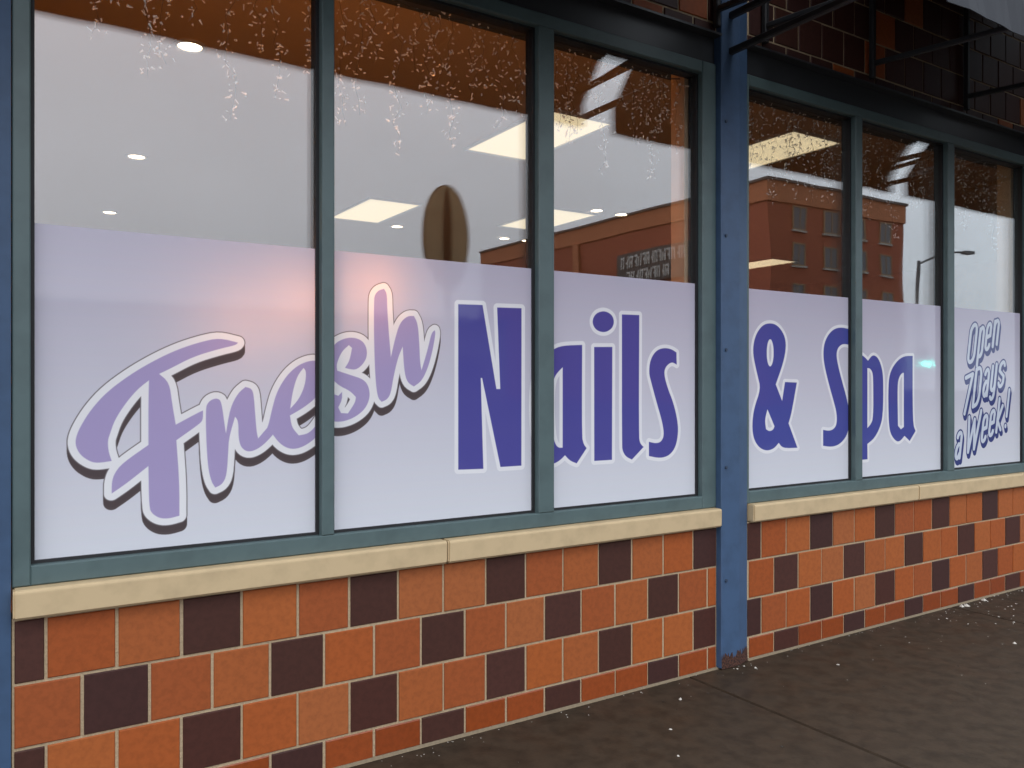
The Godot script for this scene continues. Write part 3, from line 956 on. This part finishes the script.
# ---------------------------------------------------------------- scene
func _ready() -> void:
	rng.seed = 4711
	var cam := Camera3D.new()
	cam.name = "camera"
	cam.position = Vector3(0, 1.469, 2.99)
	cam.rotation_degrees = Vector3(0, -32.685, 0)
	cam.fov = rad_to_deg(2.0 * atan(384.0 / 820.0))
	cam.near = 0.05
	cam.far = 600
	add_child(cam)
	cam.current = true

	var we := WorldEnvironment.new()
	we.name = "world_environment"
	var e := Environment.new()
	e.background_mode = Environment.BG_SKY
	var sky := Sky.new()
	var sm := PanoramaSkyMaterial.new()
	sm.panorama = overcast()
	sky.sky_material = sm
	e.sky = sky
	e.tonemap_mode = Environment.TONE_MAPPER_LINEAR
	e.tonemap_exposure = 2.5
	e.sdfgi_enabled = true
	e.ssao_enabled = true
	e.ssil_enabled = true
	we.environment = e
	add_child(we)

	var sun := DirectionalLight3D.new()
	sun.name = "sun"
	sun.light_energy = 0.15
	sun.light_color = Color(1.0, 0.98, 0.95)
	sun.light_angular_distance = 60
	sun.shadow_enabled = true
	sun.sky_mode = DirectionalLight3D.SKY_MODE_LIGHT_ONLY
	sun.rotation_degrees = Vector3(-72, -30, 0)
	add_child(sun)

	make_materials()

	# ---- ground, road, pavement
	var st := begin()
	quad(st, Vector3(-200, -0.16, -60), Vector3(220, -0.16, -60), Vector3(220, -0.16, 260), Vector3(-200, -0.16, 260))
	structure("ground", st, mats.asphalt)
	st = begin()
	box(st, Vector3(-80, -0.15, 4.55), Vector3(160, -0.145, 17.5))
	structure("road", st, mats.asphalt)
	st = begin()
	for i in 40: box(st, Vector3(-60 + i * 5.0, -0.141, 10.95), Vector3(-57 + i * 5.0, -0.139, 11.1))
	structure("road_marking", st, mats.line_paint)
	st = begin()
	box(st, Vector3(-80, -0.158, 4.4), Vector3(160, -0.004, 4.55))
	structure("kerb", st, mats.kerb)
	st = begin()
	box(st, Vector3(-80, -0.158, 17.5), Vector3(160, -0.02, 17.65))
	structure("kerb", st, mats.kerb)
	st = begin()
	box(st, Vector3(-80, -0.158, 17.65), Vector3(160, -0.028, 20.6))
	structure("far_pavement", st, mats.walk)
	st = begin()
	box(st, Vector3(-40, -0.155, -0.02), Vector3(60, -0.012, 4.4))
	var walk := structure("sidewalk", st, mats.joint)
	for i in range(-5, 11):
		for r in [[0.0, 2.2], [2.2, 4.4]]:
			var ps := begin()
			var a := 2.97 + 2.39 * i
			var lo := Vector3(a + 0.005, -0.011, r[0] + (0.0 if r[0] == 0.0 else 0.005))
			var hi := Vector3(a + 2.385, 0.0, r[1] - 0.005)
			var c := 0.006
			var f := [Vector3(lo.x + c, hi.y, lo.z + c), Vector3(hi.x - c, hi.y, lo.z + c), Vector3(hi.x - c, hi.y, hi.z - c), Vector3(lo.x + c, hi.y, hi.z - c)]
			var m := [Vector3(lo.x, lo.y, lo.z), Vector3(hi.x, lo.y, lo.z), Vector3(hi.x, lo.y, hi.z), Vector3(lo.x, lo.y, hi.z)]
			quad(ps, f[0], f[1], f[2], f[3])
			for k in 4: quad(ps, m[k], m[(k + 1) % 4], f[(k + 1) % 4], f[k])
			part("paving_slab", ps, mats.walk, walk)

	# ---- shop front
	var bays := [
		{"x0": 0.068, "x1": 3.176, "g": [[0.131, 1.057], [1.130, 2.052], [2.160, 3.066]], "label": "wide three pane window lettered with lavender script and violet capitals",
			"films": ["white film with most of the lavender script word", "white film with the end of the script and a tall N", "white film with violet letters a, i, l and s"]},
		{"x0": 3.402, "x1": 6.458, "g": [[3.437, 4.336], [4.425, 5.322], [5.425, 6.36]], "label": "three pane window with violet ampersand, right of the blue column",
			"films": ["white film with ampersand and capital S", "white film with violet letters p and a", "white film with slanted opening days lettering"]},
	]
	var fresh := {"field": outline_field(LETTER_OUTLINES.fresh, 0.06), "layers": [[0, -17, 0.0255, 88, 78, 80], [0, -12, 0.0255, 84, 74, 76], [0, -6, 0.0255, 84, 74, 76], [0, 0, 0.0265, 110, 104, 108], [0, 0, 0.0235, 234, 235, 239], [0, 0, 0.0, 170, 158, 201]]}
	var nails := {"field": outline_field(LETTER_OUTLINES.nails, 0.05), "layers": [[0, 0, 0.0185, 234, 235, 240], [0, 0, 0.0, 82, 80, 156]]}
	var spa := {"field": outline_field(LETTER_OUTLINES.spa, 0.05), "layers": [[0, 0, 0.0185, 234, 235, 240], [0, 0, 0.0, 76, 82, 158]]}
	var days := {"field": stroke_field(LETTER_STROKES, 0.08), "layers": [[5, -14, 0.0235, 62, 70, 126], [3, -9, 0.0235, 62, 70, 126], [1, -4, 0.0235, 62, 70, 126], [0, 0, 0.0235, 62, 70, 126], [0, 0, 0.0140, 206, 214, 228]]}
	window_bay(bays[0], [fresh, nails])
	window_bay(bays[1], [nails, spa, days])

	var walls := [["orange and brown tiled base wall under the script lettering", 0.068, 3.176, 0.161], ["orange and brown tiled base wall right of the blue column", 3.402, 6.458, 0.161 + 16.5 * TILE],
		["orange and brown tiled base wall left of the first column", -2.9, -0.16, 0.161 - 16.5 * TILE], ["orange and brown tiled base wall far along the pavement", 6.69, 9.6, 0.161 + 33.0 * TILE]]
	for w in walls:
		var t := thing("tiled_wall", w[0], "wall", Vector3.ZERO, "tiled base walls of the shop front")
		st = begin()
		box(st, Vector3(w[1], -0.1, -0.28), Vector3(w[2], SILL_BOTTOM - 0.002, -0.0065))
		part("mortar_bed", st, mats.mortar, t)
		lay_tiles(t, w[3], w[1] + 0.002, w[2] - 0.002, SILL_BOTTOM - 0.006, 0.004)
		st = begin()
		extrude(st, [Vector2(-0.006, 0.001), Vector2(0.012, 0.001), Vector2(-0.002, 0.010), Vector2(-0.006, 0.010)].duplicate(), w[1], w[2])
		part("sealant_bead", st, mats.bead, t)
	var sills := [["limestone sill of two stones under the script window", 0.070, 3.174, 1.585], ["limestone sill of two stones right of the blue column", 3.412, 6.452, 4.93]]
	for s in sills:
		var t := thing("window_sill", s[0], "sill", Vector3.ZERO, "stone sills of the shop front")
		sill_piece(t, s[1], s[3] - 0.002)
		sill_piece(t, s[3] + 0.002, s[2])
	column(-0.158, "blue steel column at the far left edge")
	column(3.176, "blue steel column with rusted foot between the two windows")
	column(6.46, "blue steel column at the far right end")

	# lintel and tiled wall above the windows
	var up := thing("upper_wall", "tiled wall above the windows, awning shade put into mostly brown tiles", "wall")
	st = begin()
	box(st, Vector3(-2.9, 3.27, -0.3), Vector3(9.6, 5.6, -0.0065))
	part("mortar_bed", st, mats.mortar, up)
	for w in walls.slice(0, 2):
		lay_tiles(up, w[3], w[1] + 0.002, w[2] - 0.002, 4.55, 3.275, 9)  # few orange tiles: the shade under the awnings is put into the tile colours
	st = begin()
	box(st, Vector3(-2.9, 3.121, -0.3), Vector3(9.6, 3.268, -0.02))
	part("lintel", st, mats.lintel, up)
	for w in walls.slice(0, 2):
		st = begin()
		box(st, Vector3(w[1], 3.255, -0.0195), Vector3(w[2], 3.266, 0.035))
		part("lintel_flange", st, mats.lintel, up)
	# side piers close the shop
	for p in [[-2.9, -0.16], [6.69, 9.6]]:
		st = begin()
		box(st, Vector3(p[0], SILL_BOTTOM, -0.28), Vector3(p[1], 3.12, -0.02))
		structure("facade_wall", st, mats.pale)

	awning(-3.3, -0.22, [-3.25, -2.2, -1.2, -0.27], "dark canvas awning left of the first column")
	awning(-0.02, 3.22, [0.05, 1.08, 2.1, 3.15], "dark canvas awning over the script window")
	awning(3.46, 6.56, [3.52, 4.47, 5.51, 6.5], "dark canvas awning right of the middle column")
	awning(6.74, 9.8, [6.8, 7.8, 8.8, 9.7], "dark canvas awning beyond the far right column")

	# ---- room behind the glass
	var rx0 := -2.9
	var rx1 := 14.0
	var rz := -12.0
	st = begin()
	box(st, Vector3(rx0, -0.1, rz), Vector3(rx1, 0.02, -0.28))
	structure("floor", st, mats.room_floor)
	st = begin()
	box(st, Vector3(rx0 - 0.2, CEILING, rz - 0.2), Vector3(rx1 + 0.2, CEILING + 0.15, -0.302))
	structure("ceiling", st, mats.ceiling)
	st = begin()
	box(st, Vector3(rx0 - 0.2, -0.1, rz - 0.2), Vector3(rx1 + 0.2, CEILING - 0.002, rz))
	structure("wall_back", st, mats.room_wall)
	st = begin()
	box(st, Vector3(rx0 - 0.2, -0.1, rz + 0.002), Vector3(rx0, CEILING - 0.002, -0.302))
	structure("wall_left", st, mats.room_wall)
	st = begin()
	box(st, Vector3(rx1, -0.1, rz + 0.002), Vector3(rx1 + 0.2, CEILING - 0.002, -0.302))
	structure("wall_right", st, mats.room_wall)
	st = begin()
	box(st, Vector3(9.6, -0.1, -0.3), Vector3(rx1 + 0.2, 5.6, -0.02))
	structure("wall_front", st, mats.room_wall)
	for p in [[-0.16, 0.064], [3.045, 3.50], [6.34, 6.688]]:
		st = begin()
		box(st, Vector3(p[0], 0.021, -0.20), Vector3(p[1], 3.119, -0.104))
		structure("pilaster", st, mats.room_wall)

	ceiling_panel(3.78, -2.55, "bright ceiling panel split by the second mullion")
	ceiling_panel(3.82, -5.95, "bright ceiling panel beside the mirrored oval sign")
	ceiling_panel(5.82, -5.30, "bright ceiling panel above the mirrored roof of the red building")
	ceiling_panel(5.72, -1.90, "bright ceiling panel just right of the blue column")
	ceiling_panel(10.95, -6.45, "small distant ceiling panel low behind the glass right of the column")
	var spots := [[1.03, -2.19, "nearest downlight at the top of the left pane"], [1.13, -4.96, "middle downlight in the left pane"], [1.23, -7.72, "farthest downlight in the left pane"],
		[6.07, -6.67, "left downlight of the low pair by the mullion"], [6.42, -6.63, "downlight of the low pair nearest the mullion"], [6.0, -4.53, "downlight at the tip of the ceiling panel in the third pane"],
		[6.39, -4.55, "downlight right of the ceiling panel in the third pane"], [4.45, -6.68, "faint downlight left of the mirrored oval sign"]]
	for s in spots: downlight(s[0], s[1], s[2])
	floor_lamp(1.02, 1.80, -0.21, 0.075, "warm lamp glowing through the film left of the first mullion")
	floor_lamp(1.31, 1.87, -0.21, 0.10, "warm lamp glowing through the film right of the first mullion")
	floor_lamp(0.78, 1.72, -0.26, 0.07, "warm lamp glowing faintly through the film over the script")

	icicle_string(0.16, 3.05, "unlit icicle lights hanging inside the script window")
	icicle_string(3.50, 6.20, "unlit icicle lights hanging inside the window right of the column")

	# ---- street that the glass mirrors
	brick_building()
	low_building()
	signal_pole()
	oval_sign()

	# ---- crumbs of salt and litter on the pavement
	var chips := []
	for i in 90:
		chips.append([rng.randf_range(1.2, 6.6), 0.012 + absf(rng.randfn(0.0, 0.05)), rng.randf_range(0.0025, 0.006)])
	for i in 45:
		chips.append([rng.randfn(4.6, 0.9), absf(rng.randfn(0.25, 0.22)) + 0.01, rng.randf_range(0.002, 0.0065)])
	for i in 50:
		chips.append([rng.randfn(5.75, 0.35), absf(rng.randfn(0.16, 0.16)) + 0.01, rng.randf_range(0.003, 0.011)])
	for s in [[2.72, 0.20, 0.016], [2.45, 0.42, 0.012], [1.9, 0.5, 0.016], [2.3, 0.62, 0.010], [3.35, 0.10, 0.012], [3.75, 0.30, 0.014], [4.9, 0.62, 0.017], [3.32, 0.05, 0.011], [3.26, 0.06, 0.01], [5.42, 0.04, 0.03], [5.46, 0.05, 0.026], [5.7, 0.03, 0.03]]:
		chips.append(s)
	scatter("salt_crumbs", "white crumbs of salt and litter along the foot of the wall", "litter", chips, mats.chip)
	var dark := []
	for i in 120: dark.append([rng.randf_range(1.2, 6.5), absf(rng.randfn(0.3, 0.4)) + 0.01, rng.randf_range(0.003, 0.008)])
	scatter("dark_grit", "dark specks of grit on the wet pavement", "grit", dark, mats.chip_dark)
